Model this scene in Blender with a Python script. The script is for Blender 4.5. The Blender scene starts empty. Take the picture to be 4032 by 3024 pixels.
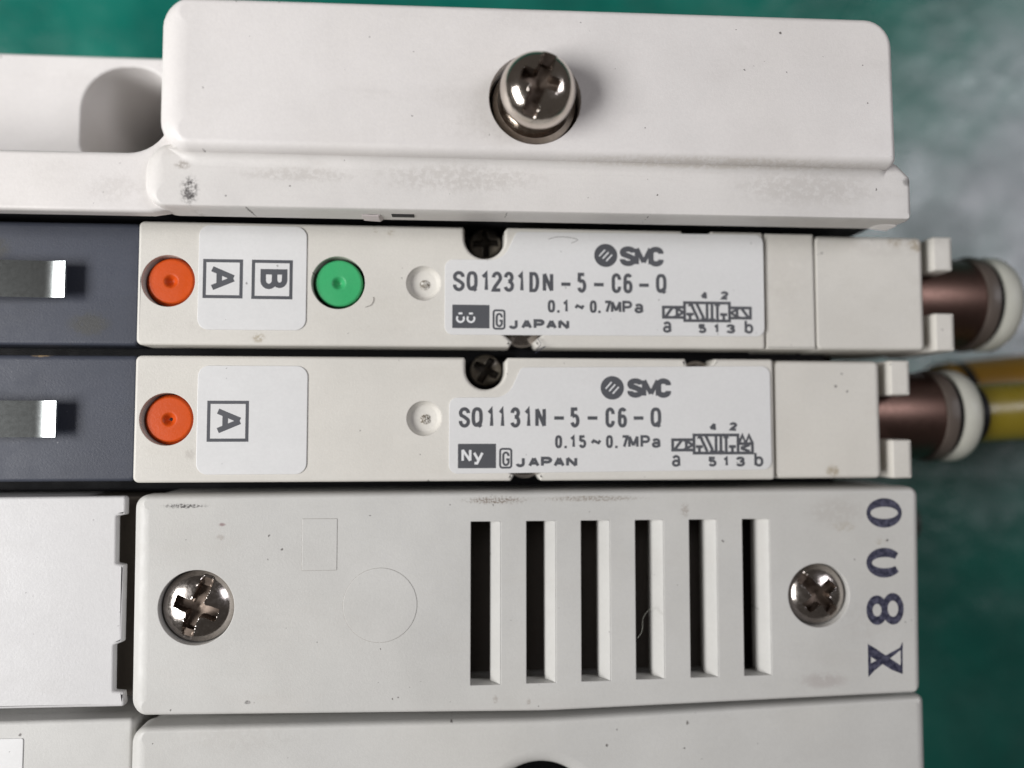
import bpy, bmesh, math, random
from mathutils import Vector, geometry
random.seed(7)
S = 0.001                      # every number below is in millimetres

# ------------------------------------------------------------------ camera, world, light, exposure
sc = bpy.context.scene
col = sc.collection
cam_d = bpy.data.cameras.new('Camera')
cam = bpy.data.objects.new('Camera', cam_d); col.objects.link(cam)
cam.location = (0, 0, 0.068)
cam.rotation_euler = (math.radians(2.993), math.radians(-4.164), 0)
cam_d.sensor_width = 36; cam_d.lens = 26.98
cam_d.clip_start = 0.002; cam_d.clip_end = 20
cam_d.dof.use_dof = True; cam_d.dof.focus_distance = 0.0652; cam_d.dof.aperture_fstop = 9.0
cam_d.dof.aperture_blades = 0
sc.camera = cam

world = bpy.data.worlds.new('World'); sc.world = world; world.use_nodes = True
bg = world.node_tree.nodes['Background']
bg.inputs[0].default_value = (1.0, 0.90, 0.82, 1); bg.inputs[1].default_value = 0.07

def area(name, loc, target, sx, sy, power, color):
    d = bpy.data.lights.new(name, 'AREA'); d.shape = 'RECTANGLE'; d.size = sx * S; d.size_y = sy * S
    d.energy = power; d.color = color
    o = bpy.data.objects.new(name, d); col.objects.link(o)
    o.location = Vector(loc) * S
    o.rotation_euler = (Vector(target) - Vector(loc)).to_track_quat('-Z', 'Y').to_euler()
    return o
area('window_light', (-232, -30, 182), (0, 5, 0), 200, 115, 1.22, (1.0, 0.99, 0.984))
area('far_window_light', (350, 130, 360), (40, 10, -10), 150, 200, 0.68, (0.95, 0.94, 1.0))

vs = sc.view_settings
vs.view_transform = 'Standard'; vs.look = 'None'; vs.exposure = 0.0; vs.gamma = 1.0
sc.cycles.max_bounces = 8; sc.cycles.use_denoising = True
sc.cycles.sample_clamp_indirect = 6

# ------------------------------------------------------------------ materials
class NT:
    def __init__(s, name):
        s.m = bpy.data.materials.new(name); s.m.use_nodes = True
        s.t = s.m.node_tree; s.b = s.t.nodes['Principled BSDF']
        g = s.n('ShaderNodeNewGeometry')
        v = s.n('ShaderNodeVectorMath', operation='SCALE'); s.l(g.outputs['Position'], v.inputs[0]); v.inputs['Scale'].default_value = 1000
        s.pos = v.outputs[0]
    def n(s, kind, **kw):
        x = s.t.nodes.new(kind)
        for k, v in kw.items(): setattr(x, k, v)
        return x
    def l(s, a, b): s.t.links.new(a, b)
    def math(s, op, a, b=None, c=None, clamp=False):
        x = s.n('ShaderNodeMath', operation=op); x.use_clamp = clamp
        for i, q in enumerate((a, b, c)):
            if q is None: continue
            if isinstance(q, (int, float)): x.inputs[i].default_value = q
            else: s.l(q, x.inputs[i])
        return x.outputs[0]
    def vec(s, off=(0, 0, 0), mul=(1, 1, 1)):
        x = s.n('ShaderNodeMapping'); x.vector_type = 'TEXTURE' if False else 'POINT'
        s.l(s.pos, x.inputs[0])
        x.inputs['Location'].default_value = tuple(o * m for o, m in zip(off, mul)); x.inputs['Scale'].default_value = mul
        return x.outputs[0]
    def noise(s, scale, detail=3, rough=0.6, off=(0, 0, 0), mul=(1, 1, 1)):
        x = s.n('ShaderNodeTexNoise'); s.l(s.vec(off, mul), x.inputs['Vector'])
        x.inputs['Scale'].default_value = scale; x.inputs['Detail'].default_value = detail; x.inputs['Roughness'].default_value = rough
        return x.outputs['Fac']
    def ramp(s, v, lo, hi, a=0.0, b=1.0):
        x = s.n('ShaderNodeMapRange'); x.interpolation_type = 'SMOOTHSTEP'
        s.l(v, x.inputs[0]); x.inputs[1].default_value = lo; x.inputs[2].default_value = hi; x.inputs[3].default_value = a; x.inputs[4].default_value = b
        return x.outputs[0]
    def mix(s, f, a, b, mode='MIX'):
        x = s.n('ShaderNodeMix'); x.data_type = 'RGBA'; x.blend_type = mode
        if isinstance(f, (int, float)): x.inputs[0].default_value = f
        else: s.l(f, x.inputs[0])
        for q, i in ((a, 6), (b, 7)):
            if isinstance(q, tuple): x.inputs[i].default_value = (*q, 1)
            else: s.l(q, x.inputs[i])
        return x.outputs[2]
    def bump(s, h, strength, dist):
        x = s.n('ShaderNodeBump'); x.inputs['Strength'].default_value = strength; x.inputs['Distance'].default_value = dist * S
        s.l(h, x.inputs['Height']); s.l(x.outputs[0], s.b.inputs['Normal'])
    def stain(s, c, st, i):
        cx, cy, rx, ry, colr, amt, nscale, thr = st
        v = s.vec((-cx, -cy, 0), (1 / rx, 1 / ry, 0))
        ln = s.n('ShaderNodeVectorMath', operation='LENGTH'); s.l(v, ln.inputs[0])
        m = s.ramp(ln.outputs['Value'], 1.0, 0.3)
        nz = s.noise(nscale * 1.7, 6, 0.72, (11 * i + 3, 7 * i, 0))
        k = s.math('MULTIPLY', m, s.ramp(s.math('MULTIPLY_ADD', m, 0.10, nz), thr - 0.02, thr + 0.16))
        return s.mix(s.math('MULTIPLY', k, amt), c, colr)

def plastic(name, c, rough=0.45, spec=0.35, mott=0.06, specks=0.5, dirt=0.35, dirtcol=(0.30, 0.27, 0.22), stains=(), seed=0, bump=0.03, flecks=0.0):
    t = NT(name)
    k = t.ramp(t.noise(0.09, 4, 0.6, (seed * 31, 3, 0)), 0.32, 0.68)
    out = t.mix(k, tuple(x * (1 - mott) for x in c), tuple(min(1, x * (1 + mott * 0.5)) for x in c))
    yl = t.ramp(t.noise(0.035, 3, 0.6, (seed * 7, 50, 0)), 0.4, 0.7)
    out = t.mix(t.math('MULTIPLY', yl, mott * 2.2), out, tuple(x * y for x, y in zip(c, (0.93, 0.88, 0.78))))
    sc_ = t.ramp(t.noise(1.1, 5, 0.75, (seed * 3, 0, 7), (0.12, 1.6, 1)), 0.56, 0.72)
    out = t.mix(t.math('MULTIPLY', sc_, mott * 1.6), out, tuple(x * 0.72 for x in c))
    gr = t.ramp(t.noise(3.2, 3, 0.8, (seed, 3, 0)), 0.36, 0.64)
    out = t.mix(t.math('MULTIPLY', gr, 0.055), out, tuple(x * 0.45 for x in c))
    # handling smears, drawn out along the length
    sm = t.ramp(t.noise(0.16, 6, 0.62, (seed * 17, 9, 0), (0.45, 1.5, 1)), 0.53, 0.74)
    fine = t.ramp(t.noise(2.2, 4, 0.7, (0, seed, 0)), 0.35, 0.65, 0.4, 1)
    out = t.mix(t.math('MULTIPLY', t.math('MULTIPLY', sm, fine), dirt), out, dirtcol)
    if specks:
        for sc_, th, off in ((0.55, 0.075, 0), (1.15, 0.10, 40)):
            w = t.n('ShaderNodeTexNoise'); t.l(t.vec((off, 0, 0)), w.inputs['Vector']); w.inputs['Scale'].default_value = 4; w.inputs['Detail'].default_value = 3
            d = t.n('ShaderNodeVectorMath', operation='MULTIPLY_ADD'); t.l(w.outputs['Color'], d.inputs[0]); d.inputs[1].default_value = (.35, .35, 0); t.l(t.vec((off + seed * 5, seed * 3, 0), (1, 1, 0)), d.inputs[2])
            v = t.n('ShaderNodeTexVoronoi'); t.l(d.outputs[0], v.inputs['Vector']); v.inputs['Scale'].default_value = sc_
            sep = t.n('ShaderNodeSeparateColor'); t.l(v.outputs['Color'], sep.inputs[0])
            on = t.math('GREATER_THAN', sep.outputs[0], 0.5)
            size = t.math('MULTIPLY', sep.outputs[1], th)
            hit = t.ramp(t.math('SUBTRACT', v.outputs['Distance'], size), 0.02, -0.015)
            out = t.mix(t.math('MULTIPLY', t.math('MULTIPLY', hit, on), t.math('MULTIPLY', sep.outputs[2], specks)), out, (0.07, 0.06, 0.055))
    for i, st in enumerate(stains): out = t.stain(out, st, i + seed)
    if flecks:
        v = t.n('ShaderNodeTexVoronoi'); t.l(t.vec((seed * 9, 4, 0), (1, 1, 0)), v.inputs['Vector']); v.inputs['Scale'].default_value = 0.4
        out = t.mix(t.math('MULTIPLY', t.ramp(v.outputs['Distance'], 0.05, 0.02), flecks), out, (0.5, 0.5, 0.52))
    t.l(out, t.b.inputs['Base Color'])
    t.l(t.ramp(t.noise(0.5, 4, 0.6, (seed, 0, 0)), 0.3, 0.7, rough - 0.06, rough + 0.1), t.b.inputs['Roughness'])
    t.b.inputs['Specular IOR Level'].default_value = spec
    t.bump(t.noise(5, 4, 0.7), 0.6, bump)
    return t.m

def metal(name, c, rough, grime=0.5, seed=0, bump=0.03, vary=0.22):
    t = NT(name)
    k = t.ramp(t.noise(1.6, 5, 0.7, (seed * 13, 1, 2)), 0.48, 0.72)
    out = t.mix(t.math('MULTIPLY', k, grime), c, (0.10, 0.075, 0.055))
    t.l(out, t.b.inputs['Base Color']); t.b.inputs['Metallic'].default_value = 1
    t.l(t.ramp(t.noise(2.5, 4, 0.7, (seed, 5, 0)), 0.3, 0.75, rough, rough + vary), t.b.inputs['Roughness'])
    t.bump(t.noise(5, 4, 0.7, (0, 0, seed), (1, 2.5, 1)), 0.35, bump)
    return t.m

BLK, BRN = (0.05, 0.045, 0.045), (0.30, 0.24, 0.15)
GRY = (0.36, 0.33, 0.30)
M = {}
M['white'] = plastic('end_plate_plastic', (0.73, 0.705, 0.69), 0.42, mott=0.05, specks=0.85, dirt=0.16, dirtcol=(0.40, 0.37, 0.34), seed=1, stains=[
    (-21.6, 18.9, 1.0, 1.6, BLK, 0.9, 2.6, 0.58), (-22.2, 21.0, 0.9, 0.5, GRY, 0.81, 2, 0.52), (-28, 19.4, 3.5, 1.6, GRY, 0.17, 1.1, 0.50), (-13, 20.6, 7, 0.8, (0.45, 0.42, 0.40), 0.32, 2.4, 0.52),
    (22, 22.0, 20, 0.5, BRN, 0.20, 1.5, 0.50), (0, 20.6, 10, 1.8, GRY, 0.16, 1.6, 0.52), (30, 20.5, 9, 2, GRY, 0.15, 1.2, 0.50), (39, 21, 0.6, 0.5, BLK, 0.6, 2, 0.4), (1.8, 24.2, 5, 2, GRY, 0.12, 1.2, 0.56)])
M['flange'] = plastic('end_plate_flange_plastic', (0.655, 0.635, 0.615), 0.45, mott=0.07, specks=0.95, dirt=0.26, dirtcol=(0.38, 0.35, 0.31), seed=12, stains=[
    (-21.6, 18.9, 1.0, 1.6, BLK, 0.95, 1.6, 0.50), (-22.2, 21.0, 0.9, 0.5, GRY, 0.9, 1.3, 0.48), (-13, 20.4, 7, 0.9, GRY, 0.3, 1.4, 0.50), (22, 22.0, 20, 0.5, BRN, 0.25, 1.2, 0.46), (0, 20.4, 10, 1.8, GRY, 0.3, 1.2, 0.50), (30, 20.2, 9, 2, GRY, 0.3, 0.9, 0.48), (39, 21, 0.6, 0.5, BLK, 0.6, 2, 0.42)])
M['lip'] = plastic('end_plate_lip', (0.62, 0.56, 0.56), 0.45, specks=0.9, dirt=0.3, seed=2, stains=[(-21.8, 17.9, 1.4, 1.0, (0.12, 0.09, 0.07), 0.9, 1.5, 0.42)])
M['beige'] = plastic('valve_plastic', (0.625, 0.605, 0.56), 0.45, mott=0.05, specks=0.75, dirt=0.14, dirtcol=(0.42, 0.38, 0.32), seed=3, stains=[
    (-17.2, 7.5, 0.8, 0.6, BRN, 0.64, 1.6, 0.50), (-22.8, -2.6, 0.7, 0.7, GRY, 0.40, 1.6, 0.46), (-5.8, 17.0, 0.6, 0.6, BRN, 0.48, 2, 0.55), (-7.2, 17.2, 0.4, 0.4, BRN, 0.40, 2, 0.55),
    (41, 17.0, 1.2, 0.8, BRN, 0.64, 1.4, 0.50), (43, 16.7, 1.2, 0.9, BRN, 0.72, 1.4, 0.48), (39.5, 16.4, 5, 1.2, GRY, 0.17, 1.1, 0.47), (34.5, -4.3, 1.0, 0.8, BRN, 0.68, 1.5, 0.48), (30.6, 14, 3, 6, GRY, 0.11, 0.8, 0.45), (-22, 8.6, 2.4, 1.2, GRY, 0.15, 1.4, 0.53), (-21.8, 3.0, 0.7, 0.5, GRY, 0.45, 2, 0.48)])
M['cover'] = plastic('cover_plastic', (0.535, 0.53, 0.51), 0.42, mott=0.06, specks=0.8, dirt=0.15, dirtcol=(0.42, 0.38, 0.34), seed=4, stains=[
    (-23.2, -7.0, 2.6, 0.32, BLK, 0.95, 2.4, 0.52), (3.5, -6.7, 4.2, 0.55, (0.16, 0.12, 0.09), 0.9, 3.0, 0.54), (12, -6.6, 7, 0.42, (0.2, 0.16, 0.12), 0.8, 3.4, 0.54), (-20, -8.6, 0.45, 0.22, (.22, .14, .14), 0.8, 2, 0.45), (-20.1, -9.7, 0.5, 0.4, GRY, 0.63, 2, 0.48),
    (20.5, -7.7, 0.6, 0.9, GRY, 0.81, 2.4, 0.5), (34.4, -8.0, 3.6, 1.9, GRY, 0.28, 0.9, 0.46), (35.2, -9.3, 1.8, 0.7, BRN, 0.32, 1.2, 0.53), (33, -23.0, 3.0, 1.0, (.26, .2, .19), 0.3, 0.8, 0.44), (37, -18, 4, 3, GRY, 0.12, 0.8, 0.5), (3.5, -23.9, 0.35, 0.5, GRY, 0.72, 2.5, 0.48), (6.4, -24.2, 0.3, 0.4, GRY, 0.72, 2.5, 0.48),
    (-19, -27, 8, 2, GRY, 0.12, 1, 0.5), (38.6, -10.7, 0.8, 0.5, BRN, 0.32, 1.5, 0.53), (-17.6, -23.6, 0.4, 0.25, BLK, 0.7, 3, 0.48)])
M['panel'] = plastic('blank_panel_plastic', (0.575, 0.57, 0.57), 0.4, mott=0.03, specks=0.4, dirt=0.08, seed=5)
M['sticker'] = plastic('sticker_film', (0.665, 0.665, 0.662), 0.34, 0.4, mott=0.02, specks=0.6, dirt=0.04, seed=6, bump=0.008)
M['grey'] = plastic('grey_plastic', (0.052, 0.058, 0.078), 0.42, 0.28, mott=0.10, specks=0.3, dirt=0.25, dirtcol=(0.055, 0.055, 0.055), seed=7, flecks=0.5, stains=[
    (-32, 8.7, 2.4, 1.5, (0.055, 0.055, 0.052), 0.85, 0.9, 0.42), (-40, 15.3, 1.6, 1.4, (0.05, 0.05, 0.048), 0.85, 0.9, 0.4), (-36, 6.05, 1.2, 0.3, (.5, .36, .2), 0.9, 2.0, 0.42)])
M['black'] = plastic('black_plastic', (0.012, 0.012, 0.014), 0.55, 0.2, specks=0, dirt=0)
M['cavity'] = plastic('dark_inner_plastic', (0.09, 0.077, 0.065), 0.6, 0.15, specks=0.0, dirt=0)
M['ink'] = plastic('grey_ink', (0.085, 0.088, 0.098), 0.5, 0.3, mott=0.12, specks=0, dirt=0, bump=0.01)
M['ink_white'] = plastic('white_print', (0.72, 0.73, 0.74), 0.4, specks=0, dirt=0, bump=0.01)
def stamp_ink():
    t = NT('stamp_ink'); k = t.ramp(t.noise(2.4, 4, 0.7), 0.38, 0.66)
    t.l(t.mix(k, (0.012, 0.013, 0.032), (0.075, 0.075, 0.115)), t.b.inputs['Base Color']); t.b.inputs['Roughness'].default_value = 0.5
    return t.m
M['stamp'] = stamp_ink()
M['line'] = plastic('moulding_mark', (0.30, 0.28, 0.25), 0.5, specks=0, dirt=0.3)
M['orange'] = plastic('orange_plastic', (0.56, 0.072, 0.006), 0.4, 0.25, mott=0.06, specks=0.25, dirt=0.12, dirtcol=(0.3, 0.04, 0.01), seed=8)
M['green'] = plastic('green_plastic', (0.045, 0.37, 0.14), 0.38, 0.3, mott=0.05, specks=0.25, dirt=0.0, seed=9)
M['nickel'] = metal('nickel_plate', (0.66, 0.60, 0.54), 0.10, 0.15, 1, 0.003, 0.10)
M['steel'] = metal('worn_steel', (0.50, 0.46, 0.43), 0.13, 0.3, 2, 0.006, 0.14)
M['recess'] = metal('dirty_recess_metal', (0.17, 0.135, 0.112), 0.40, 0.6, 5, 0.01, 0.15)
M['dark_screw'] = metal('dark_screw_steel', (0.15, 0.135, 0.115), 0.3, 0.4, 3, 0.01, 0.15)
M['dark_recess'] = metal('black_recess_metal', (0.05, 0.045, 0.04), 0.5, 0.5, 6, 0.01, 0.1)
M['spring'] = metal('spring_steel', (0.32, 0.34, 0.34), 0.19, 0.0, 4, 0.0, 0.02)
M['brown'] = metal('bronzed_barrel', (0.15, 0.092, 0.076), 0.38, 0.2, 7, 0.0, 0.08)
M['ring'] = plastic('grey_ring_plastic', (0.085, 0.068, 0.058), 0.4, 0.4, specks=0, dirt=0)
M['collar'] = plastic('collar_plastic', (0.45, 0.45, 0.40), 0.4, specks=0, dirt=0.1)
M['yellow'] = plastic('yellow_tube', (0.19, 0.145, 0.012), 0.3, 0.5, specks=0, dirt=0)
M['amber'] = plastic('amber_tube', (0.33, 0.17, 0.012), 0.35, 0.5, specks=0, dirt=0)
M['redbrown'] = plastic('dark_red_resin', (0.045, 0.012, 0.012), 0.45, specks=0, dirt=0)
def mat_green():
    t = NT('green_mat_vinyl')
    k = t.noise(0.05, 5, 0.65, (5, 2, 0))
    out = t.mix(t.ramp(k, 0.35, 0.65), (0.0, 0.112, 0.085), (0.0, 0.168, 0.124))
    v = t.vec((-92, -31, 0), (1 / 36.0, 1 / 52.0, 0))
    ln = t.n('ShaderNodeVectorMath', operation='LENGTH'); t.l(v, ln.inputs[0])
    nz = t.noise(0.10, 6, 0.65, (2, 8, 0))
    painted_glare = t.math('MULTIPLY', t.ramp(ln.outputs['Value'], 1.05, 0.25), t.ramp(nz, 0.30, 0.66, 0.35, 1.0))
    out = t.mix(t.math('MULTIPLY', painted_glare, 0.62), out, (0.46, 0.46, 0.51))  # pale broken oval mixed into the mat colour to imitate glare
    t.l(out, t.b.inputs['Base Color']); t.b.inputs['Roughness'].default_value = 0.30
    t.b.inputs['Specular IOR Level'].default_value = 0.8
    t.bump(t.noise(0.16, 5, 0.62), 0.5, 0.9)
    t.l(t.ramp(t.noise(0.08, 5, 0.65, (20, 3, 0)), 0.3, 0.7, 0.24, 0.40), t.b.inputs['Roughness'])
    return t.m
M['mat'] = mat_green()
def lens_mat():
    t = NT('clear_lens'); t.b.inputs['Base Color'].default_value = (0.75, 0.72, 0.66, 1); t.b.inputs['Roughness'].default_value = 0.12
    out = t.mix(t.ramp(t.noise(6, 3, 0.7), 0.42, 0.6), (0.16, 0.13, 0.09), (0.85, 0.83, 0.78)); t.l(out, t.b.inputs['Base Color'])
    t.bump(t.noise(5, 3, 0.7), 1.0, 0.25)
    return t.m
M['lens'] = lens_mat()

# ------------------------------------------------------------------ mesh helpers
def thing(name, label, cat, base, group=None):
    o = bpy.data.objects.new(name, None); col.objects.link(o)
    o.empty_display_size = 0.003
    o.location = Vector(base) * S; o['label'] = label; o['category'] = cat
    if group: o['group'] = group
    o['base'] = list(base)
    return o
def base_of(p):
    b = Vector((0, 0, 0))
    while p is not None:
        if 'base' in p: return Vector(p['base'])
        p = p.parent
    return b
def link(name, me, mat, parent, label=None):
    o = bpy.data.objects.new(name, me); col.objects.link(o)
    me.materials.append(M[mat] if isinstance(mat, str) else mat)
    if parent is not None: o.parent = parent
    if label: o['label'] = label
    return o
def build(name, bm, mat, parent=None, angle=32, recalc=True, label=None):
    if recalc: bmesh.ops.recalc_face_normals(bm, faces=bm.faces[:])
    b = base_of(parent)
    for v in bm.verts: v.co = (v.co - b) * S
    me = bpy.data.meshes.new(name); bm.to_mesh(me); bm.free()
    me.shade_smooth(); me.set_sharp_from_angle(angle=math.radians(angle))
    return link(name, me, mat, parent, label)

def circle(cx, cy, r, n=64): return [(cx + r * math.cos(2 * math.pi * i / n), cy + r * math.sin(2 * math.pi * i / n)) for i in range(n)]
def roundpoly(pts, seg=7):
    """pts: (x, y, radius) corners in order; each corner is rounded, convex or concave alike"""
    out = []; n = len(pts)
    for i in range(n):
        p = Vector(pts[i][:2]); a = Vector(pts[i - 1][:2]); b = Vector(pts[(i + 1) % n][:2]); r = pts[i][2]
        if r <= 0: out.append(tuple(p)); continue
        u, w = (a - p), (b - p); lu, lw = u.length, w.length; u /= lu; w /= lw
        half = math.acos(max(-1, min(1, u.dot(w)))) / 2
        d = min(r / math.tan(half), lu * 0.499, lw * 0.499); rr = d * math.tan(half)
        c = p + (u + w).normalized() * (rr / math.sin(half))
        s, e = p + u * d - c, p + w * d - c
        a0 = math.atan2(s.y, s.x); da = math.atan2(s.x * e.y - s.y * e.x, s.dot(e))
        for k in range(seg + 1): out.append((c.x + rr * math.cos(a0 + da * k / seg), c.y + rr * math.sin(a0 + da * k / seg)))
    return out
def rrect(x0, y0, x1, y1, r, seg=7):
    rs = r if isinstance(r, (tuple, list)) else (r,) * 4      # bl, br, tr, tl
    return roundpoly([(x0, y0, rs[0]), (x1, y0, rs[1]), (x1, y1, rs[2]), (x0, y1, rs[3])], seg)
def area2(l): return sum(l[i - 1][0] * l[i][1] - l[i][0] * l[i - 1][1] for i in range(len(l)))
def normals_in(l):
    n = len(l); out = []
    for i in range(n):
        a, p, b = Vector(l[i - 1]), Vector(l[i]), Vector(l[(i + 1) % n])
        e, f = (p - a).normalized(), (b - p).normalized()
        m = Vector((-e.y, e.x)) + Vector((-f.y, f.x))
        if m.length < 1e-6: m = Vector((-e.y, e.x))
        m.normalize(); c = max(0.45, m.dot(Vector((-e.y, e.x))))
        out.append(m / c)
    return out
def clean(l):
    out = []
    for p in l:
        if not out or (Vector(p) - Vector(out[-1])).length > 1e-4: out.append(p)
    if (Vector(out[0]) - Vector(out[-1])).length <= 1e-4: out.pop()
    return out
def plate_bm(outer, z0, z1, r=0.2, holes=(), rh=0.1, seg=4, draft=0.0, rz=None, bottom=True, tilt=None):
    """a slab with a rounded upper edge; r is a number or (left, right, top, bottom); tilt = (dz/dx, dz/dy) of its upper side"""
    bm = bmesh.new(); loops = []
    for k, l in enumerate([outer, *holes]):
        l = clean(list(l))
        if (area2(l) > 0) != (k == 0): l = l[::-1]
        loops.append(l)
    first, last = [], []
    for k, l in enumerate(loops):
        nn = normals_in(l); rr = []
        for m in nn:
            q = -m.normalized()
            if k: rr.append(rh)
            elif isinstance(r, (tuple, list)):
                rr.append(r[0] * max(-q.x, 0) ** 2 + r[1] * max(q.x, 0) ** 2 + r[2] * max(q.y, 0) ** 2 + r[3] * max(-q.y, 0) ** 2)
            else: rr.append(r)
        hz = rh if k else (rz if rz is not None else (max(r) if isinstance(r, (tuple, list)) else r))
        prof = [(1.0, 0.0, 0.04)] + [(1 - math.sin(f), 1 - math.cos(f), 0.0) for f in [math.pi / 2 * i / seg for i in range(seg + 1)]]
        rings = []
        for fi, fz, ex in prof:
            rings.append([bm.verts.new((p[0] + m.x * (q * fi + ex), p[1] + m.y * (q * fi + ex), z1 - hz * fz)) for p, m, q in zip(l, nn, rr)])
        rings.append([bm.verts.new((p[0] - m.x * (draft if k == 0 else 0), p[1] - m.y * (draft if k == 0 else 0), z0)) for p, m in zip(l, nn)])
        for a, b in zip(rings, rings[1:]):
            for i in range(len(l)): bm.faces.new((a[i - 1], a[i], b[i], b[i - 1]))
        first.append(rings[0]); last.append(rings[-1])
    for caps, on in ((first, True), (last, bottom)):
        if not on: continue
        flat = [v for c in caps for v in c]
        for tri in geometry.tessellate_polygon([[Vector((v.co.x, v.co.y, 0)) for v in c] for c in caps]):
            try: bm.faces.new([flat[i] for i in tri])
            except ValueError: pass
    if tilt:
        for v in bm.verts:
            if v.co.z > z0 + 1e-6: v.co.z += tilt[0] * v.co.x + tilt[1] * v.co.y
    return bm
def plate(name, outer, z0, z1, mat, parent, label=None, **kw): return build(name, plate_bm(outer, z0, z1, **kw), mat, parent, label=label)
def lathe(name, prof, c, mat, parent, axis='z', n=48, angle=40, label=None):
    bm = bmesh.new(); rings = []
    for r, h in prof:
        ring = []
        for i in range(n):
            a = 2 * math.pi * i / n; x, y = r * math.cos(a), r * math.sin(a)
            co = (c[0] + x, c[1] + y, c[2] + h) if axis == 'z' else (c[0] + h, c[1] + x, c[2] + y)
            ring.append(bm.verts.new(co))
        rings.append(ring)
    for a, b in zip(rings, rings[1:]):
        for i in range(n): bm.faces.new((a[i - 1], a[i], b[i], b[i - 1]))
    bm.faces.new(rings[0]); bm.faces.new(rings[-1])
    return build(name, bm, mat, parent, angle, label=label)
def disc_field(name, R, zf, c, mat, parent, nr=40, na=96, side=0.6, label=None, recess=None):
    """a round head whose upper side follows zf(x, y)"""
    bm = bmesh.new(); mid = bm.verts.new((c[0], c[1], c[2] + zf(0, 0))); rings = []
    for j in range(1, nr + 1):
        r = R * (j / nr) ** 0.85
        rings.append([bm.verts.new((c[0] + r * math.cos(2 * math.pi * i / na), c[1] + r * math.sin(2 * math.pi * i / na), c[2] + zf(r * math.cos(2 * math.pi * i / na), r * math.sin(2 * math.pi * i / na)))) for i in range(na)])
    rings.append([bm.verts.new((v.co.x, v.co.y, c[2] - side)) for v in rings[-1]])
    for i in range(na): bm.faces.new((mid, rings[0][i - 1], rings[0][i]))
    for a, b in zip(rings, rings[1:]):
        for i in range(na): bm.faces.new((a[i - 1], b[i - 1], b[i], a[i]))
    bm.faces.new(rings[-1])
    if recess:
        for f in bm.faces:
            q = f.calc_center_median(); x, y = q.x - c[0], q.y - c[1]
            if math.hypot(x, y) < R * 0.995 and zf.dome(x, y) - zf(x, y) > 0.16: f.material_index = 1
    o = build(name, bm, mat, parent, 50, label=label)
    if recess: o.data.materials.append(M[recess])
    return o
def smooth(x, a, b):
    t = max(0.0, min(1.0, (x - a) / (b - a))); return t * t * (3 - 2 * t)
def screw_field(R, h, ang, slot_w, slot_z, cross_l, cross_w, cross_d, power=2.8, seed=0):
    """height of a pan head: dome, a straight slot cut down to about slot_z, and a cross recess"""
    ca, sa = math.cos(math.radians(ang)), math.sin(math.radians(ang)); rnd = random.Random(seed)
    ph = [rnd.uniform(0, 6.28) for _ in range(4)]
    def dome(x, y): return h * max(0.0, 1 - (math.hypot(x, y) / R) ** power) ** 0.6
    def f(x, y):
        r = math.hypot(x, y); z0 = z = dome(x, y)
        u, v = x * ca + y * sa, -x * sa + y * ca
        wob = 0.035 * math.sin(3.1 * u + ph[0]) + 0.03 * math.sin(4.7 * v + ph[1]); e = 0.05
        if slot_w:
            m = smooth(slot_w / 2 - abs(v + wob * 0.5), -e, e)
            z = min(z, z0 + (min(z0, slot_z - 0.35 * (r / R) ** 2) - z0) * m)
        t = max(smooth(cross_w / 2 - abs(v + wob), -e, e) * smooth(cross_l - abs(u), -e, e), smooth(cross_w / 2 - abs(u + wob), -e, e) * smooth(cross_l * 0.95 - abs(v), -e, e), smooth(cross_w * 0.9 - r, -e, e))
        z = min(z, z0 - cross_d * t * (1 - 0.35 * r / cross_l))
        z += 0.07 * smooth(0.10 - abs(v - cross_w / 2 - 0.10 - wob), 0, 0.08) * smooth(cross_l * 1.2 - abs(u), 0, 0.3) * max(0, math.sin(4 * u + ph[2]))
        return z
    f.dome = dome
    return f

# ---- flat print: strokes and letters, overlapping strokes merged into one flat shape
def ribbon(P, pts, w, closed=False):
    pts = [Vector(p) for p in pts]
    if closed and (pts[0] - pts[-1]).length < 1e-5: pts.pop()
    n = len(pts); L, Rr = [], []
    for i in range(n):
        if closed: a, b = pts[i - 1], pts[(i + 1) % n]
        else: a, b = pts[max(i - 1, 0)], pts[min(i + 1, n - 1)]
        e = (pts[i] - a) if (pts[i] - a).length > 1e-7 else (b - pts[i])
        f = (b - pts[i]) if (b - pts[i]).length > 1e-7 else e
        e = e.normalized(); f = f.normalized()
        m = Vector((-e.y, e.x)) + Vector((-f.y, f.x))
        if m.length < 1e-3: m = Vector((-e.y, e.x))
        m.normalize(); m /= max(0.55, m.dot(Vector((-e.y, e.x))))
        L.append(pts[i] + m * w / 2); Rr.append(pts[i] - m * w / 2)
    for i in range(n if closed else n - 1):
        j = (i + 1) % n
        P.append([Rr[i], Rr[j], L[j], L[i]])
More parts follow.
